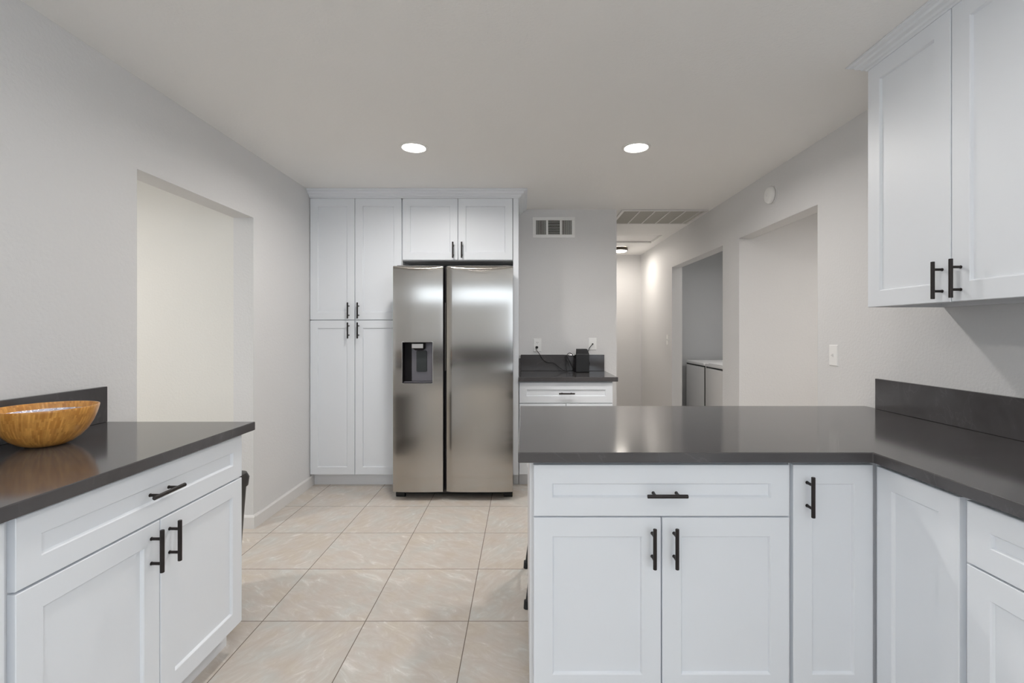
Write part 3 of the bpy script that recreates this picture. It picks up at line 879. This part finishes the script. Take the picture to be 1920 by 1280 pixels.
# bin behind the left cabinet
tb = thing('trash_bin', 'dark lidded trash bin standing behind the left cabinet', 'bin', (-1.52, 2.19, 0), 0)
bm = bmesh.new()
loft(bm, [rrect(-0.138, 0.138, -0.130, 0.130, 0.0, 0.04), rrect(-0.170, 0.170, -0.150, 0.150, 0.535, 0.045)])
obj('bin_body', bm, M['dark_lid'], tb, smooth=True)
bm = bmesh.new()
loft(bm, [rrect(-0.158, 0.158, -0.148, 0.148, 0.520, 0.05), rrect(-0.178, 0.178, -0.160, 0.160, 0.530, 0.055), rrect(-0.182, 0.182, -0.163, 0.163, 0.570, 0.055), rrect(-0.172, 0.172, -0.155, 0.155, 0.592, 0.05), rrect(-0.14, 0.14, -0.12, 0.12, 0.600, 0.04)])
obj('lid', bm, M['dark_lid'], tb, smooth=True)
obj('pedal', boxes((-0.05, 0.05, -0.155, -0.120, 0.012, 0.022)), M['dark_lid'], tb, bevel=0.004)

# ------------------------------------------------------------------ peninsula and right run
YPF, ZC = 1.557, 0.891
pc = thing('base_cabinet', 'wide white peninsula cabinet with long drawer over two doors', 'cabinet', (0.023, YPF, 0))
qx = lambda X: X - 0.023
cab_body(pc, 0.0, qx(0.884), 0.021, 0.600, 0.085, ZC - 0.036)
front(pc, 'drawer_front', qx(0.036), qx(0.8805), 0.6735, 0.8430, (qx(0.4685), 0.7505, False), stile=0.062)
front(pc, 'door', qx(0.036), qx(0.4565), 0.089, 0.6690, (qx(0.427), 0.580, True), stile=0.063)
front(pc, 'door', qx(0.4605), qx(0.8805), 0.089, 0.6690, (qx(0.499), 0.580, True), stile=0.063)

kc = thing('corner_cabinet', 'white corner base cabinet with two folding leaves meeting at the inner corner', 'cabinet', (0.887, YPF, 0))
kx = lambda X: X - 0.887
XRF = 1.160
bm = bmesh.new()
pl = [(0.0, 0.021), (kx(XRF + 0.021), 0.021), (kx(XRF + 0.021), 1.245 - YPF), (kx(1.798), 1.245 - YPF), (kx(1.798), 0.600), (0.0, 0.600)]
loft(bm, [[(x, y, 0.085) for x, y in pl], [(x, y, ZC - 0.036) for x, y in pl]])
obj('cabinet_body', bm, M['cabinet_side'], kc)
bm = boxes((0.0, kx(XRF + 0.075), 0.066, 0.086, 0, 0.085), (kx(XRF + 0.066), kx(XRF + 0.086), 1.245 - YPF, 0.066, 0, 0.085))
obj('toe_kick', bm, M['cabinet_side'], kc)
front(kc, 'door', kx(0.893), kx(XRF - 0.003), 0.089, 0.8430, (kx(0.938), 0.747, True), stile=0.063)
# second leaf faces the kitchen side
d2 = obj('door', door_bm(0.0, 0.292, 0.089, 0.8430, 0.0, stile=0.063), M['cabinet'], kc)
d2.location = (kx(XRF), -0.010, 0)
d2.rotation_euler = (0, 0, -PI / 2)

rc = thing('base_cabinet', 'white base cabinet with drawer and door at the right frame edge', 'cabinet', (XRF, 1.238, 0), -PI / 2)
cab_body(rc, 0.0, 0.600, 0.021, 0.636, 0.085, ZC - 0.036)
front(rc, 'drawer_front', 0.004, 0.596, 0.682, 0.8430, (0.300, 0.760, False), stile=0.062)
front(rc, 'door', 0.004, 0.596, 0.089, 0.677, (0.555, 0.590, True), stile=0.063)
r2 = thing('base_cabinet', 'white base cabinet on the right run beside the camera, out of the picture', 'cabinet', (XRF, 0.634, 0), -PI / 2)
cab_body(r2, 0.0, 0.45, 0.021, 0.636, 0.085, ZC - 0.036)
front(r2, 'door', 0.004, 0.446, 0.089, 0.8430, (0.40, 0.747, True), stile=0.063)

slab('countertop', [(-0.015, 1.527), (1.134, 1.527), (1.134, 0.18), (XR - 0.001, 0.18), (XR - 0.001, 2.479), (-0.015, 2.479)], ZC - 0.034, ZC, 'large L-shaped dark grey countertop over the peninsula and right run', bevel=0.0035)
slab('backsplash', [(XR - 0.020, 0.18), (XR - 0.001, 0.18), (XR - 0.001, 2.385), (XR - 0.020, 2.385)], ZC + 0.0005, 1.044, 'low dark backsplash strip on the right wall under the wall cabinet', 'backsplash', 0.002)

# stool tucked behind the peninsula
st = thing('bar_stool', 'black backless stool tucked under the peninsula overhang', 'stool', (0.215, 2.375, 0), 0)
bm = bmesh.new()
loft(bm, [rrect(-0.150, 0.150, -0.135, 0.135, 0.615, 0.05), rrect(-0.158, 0.158, -0.143, 0.143, 0.625, 0.055), rrect(-0.158, 0.158, -0.143, 0.143, 0.648, 0.055), rrect(-0.145, 0.145, -0.13, 0.13, 0.660, 0.05)])
obj('seat', bm, M['black_plastic'], st, smooth=True)
for sx in (-1, 1):
    for sy in (-1, 1):
        bm = bmesh.new()
        tube(bm, [(sx * 0.197, sy * 0.187, 0.0), (sx * 0.196, sy * 0.186, 0.035), (sx * 0.1905, sy * 0.181, 0.036), (sx * 0.118, sy * 0.108, 0.618)], [0.014, 0.013, 0.010, 0.011], 14)
        obj('leg', bm, M['black_plastic'], st, smooth=True)
for (a, b) in (((-1, -1), (1, -1)), ((1, -1), (1, 1)), ((1, 1), (-1, 1)), ((-1, 1), (-1, -1))):
    bm = bmesh.new()
    tube(bm, [(a[0] * 0.168, a[1] * 0.158, 0.22), (b[0] * 0.168, b[1] * 0.158, 0.22)], 0.008, 12)
    obj('footrest', bm, M['black_plastic'], st, smooth=True)

# wall cabinet on the right wall
XU = 1.475
uc = thing('wall_cabinet', 'white two-door wall cabinet high on the right wall above the counter', 'cabinet', (XU, 2.0176, 1.385), -PI / 2)
def uu(Y): return 2.0176 - Y
ZT = 2.395 - 1.385
bm = boxes((0.0, 0.782, 0.021, 0.324, 0.022, ZT + 0.04), (0.0, 0.018, 0.021, 0.324, 0.0, 0.022), (0.764, 0.782, 0.021, 0.324, 0.0, 0.022), (0.018, 0.764, 0.021, 0.040, 0.0, 0.022), (0.018, 0.764, 0.300, 0.324, 0.0, 0.022))
obj('cabinet_body', bm, M['cabinet_side'], uc)
front(uc, 'door', 0.0, 0.390, 0.0, ZT, (uu(1.659), 1.462 - 1.385, True), stile=0.066)
front(uc, 'door', 0.394, 0.782, 0.0, ZT, (uu(1.589), 1.462 - 1.385, True), stile=0.066)
u2 = thing('wall_cabinet', 'white wall cabinet on the right wall beside the camera, out of the picture', 'cabinet', (XU, 2.0176 - 0.786, 1.385), -PI / 2)
bm = boxes((0.0, 0.782, 0.021, 0.324, 0.0, ZT + 0.04))
obj('cabinet_body', bm, M['cabinet_side'], u2)
front(u2, 'door', 0.002, 0.390, 0.0, ZT, (0.355, 0.077, True), stile=0.066)
front(u2, 'door', 0.394, 0.780, 0.0, ZT, (0.43, 0.077, True), stile=0.066)
tag(obj('crown_molding', crown_bm([(XU + 0.004, 0.45), (XU + 0.004, 2.0176), (XR - 0.001, 2.0176)], [(-1, 0), (-1, 1), (0, 1)], 0.044, 0.060, CEIL - 0.001), M['cabinet'], bevel=0.001),
    'white crown molding along the top of the right wall cabinet', 'molding')

# ------------------------------------------------------------------ added behind the camera to put a dark band in the refrigerator's reflection
cs = thing('added_console', 'unseen long dark console on legs, added to mirror as a dark band', 'console', (-0.8, YR + 0.03, 0), 0)
obj('added_console_body', boxes((-2.6, 2.6, 0.0, 0.42, 0.52, 0.90)), M['fridge_side'], cs, bevel=0.004)
for sx in (-2.5, 2.5):
    for sy in (0.05, 0.37):
        obj('leg', boxes((sx - 0.025, sx + 0.025, sy - 0.025, sy + 0.025, 0.0, 0.52)), M['black_plastic'], cs)
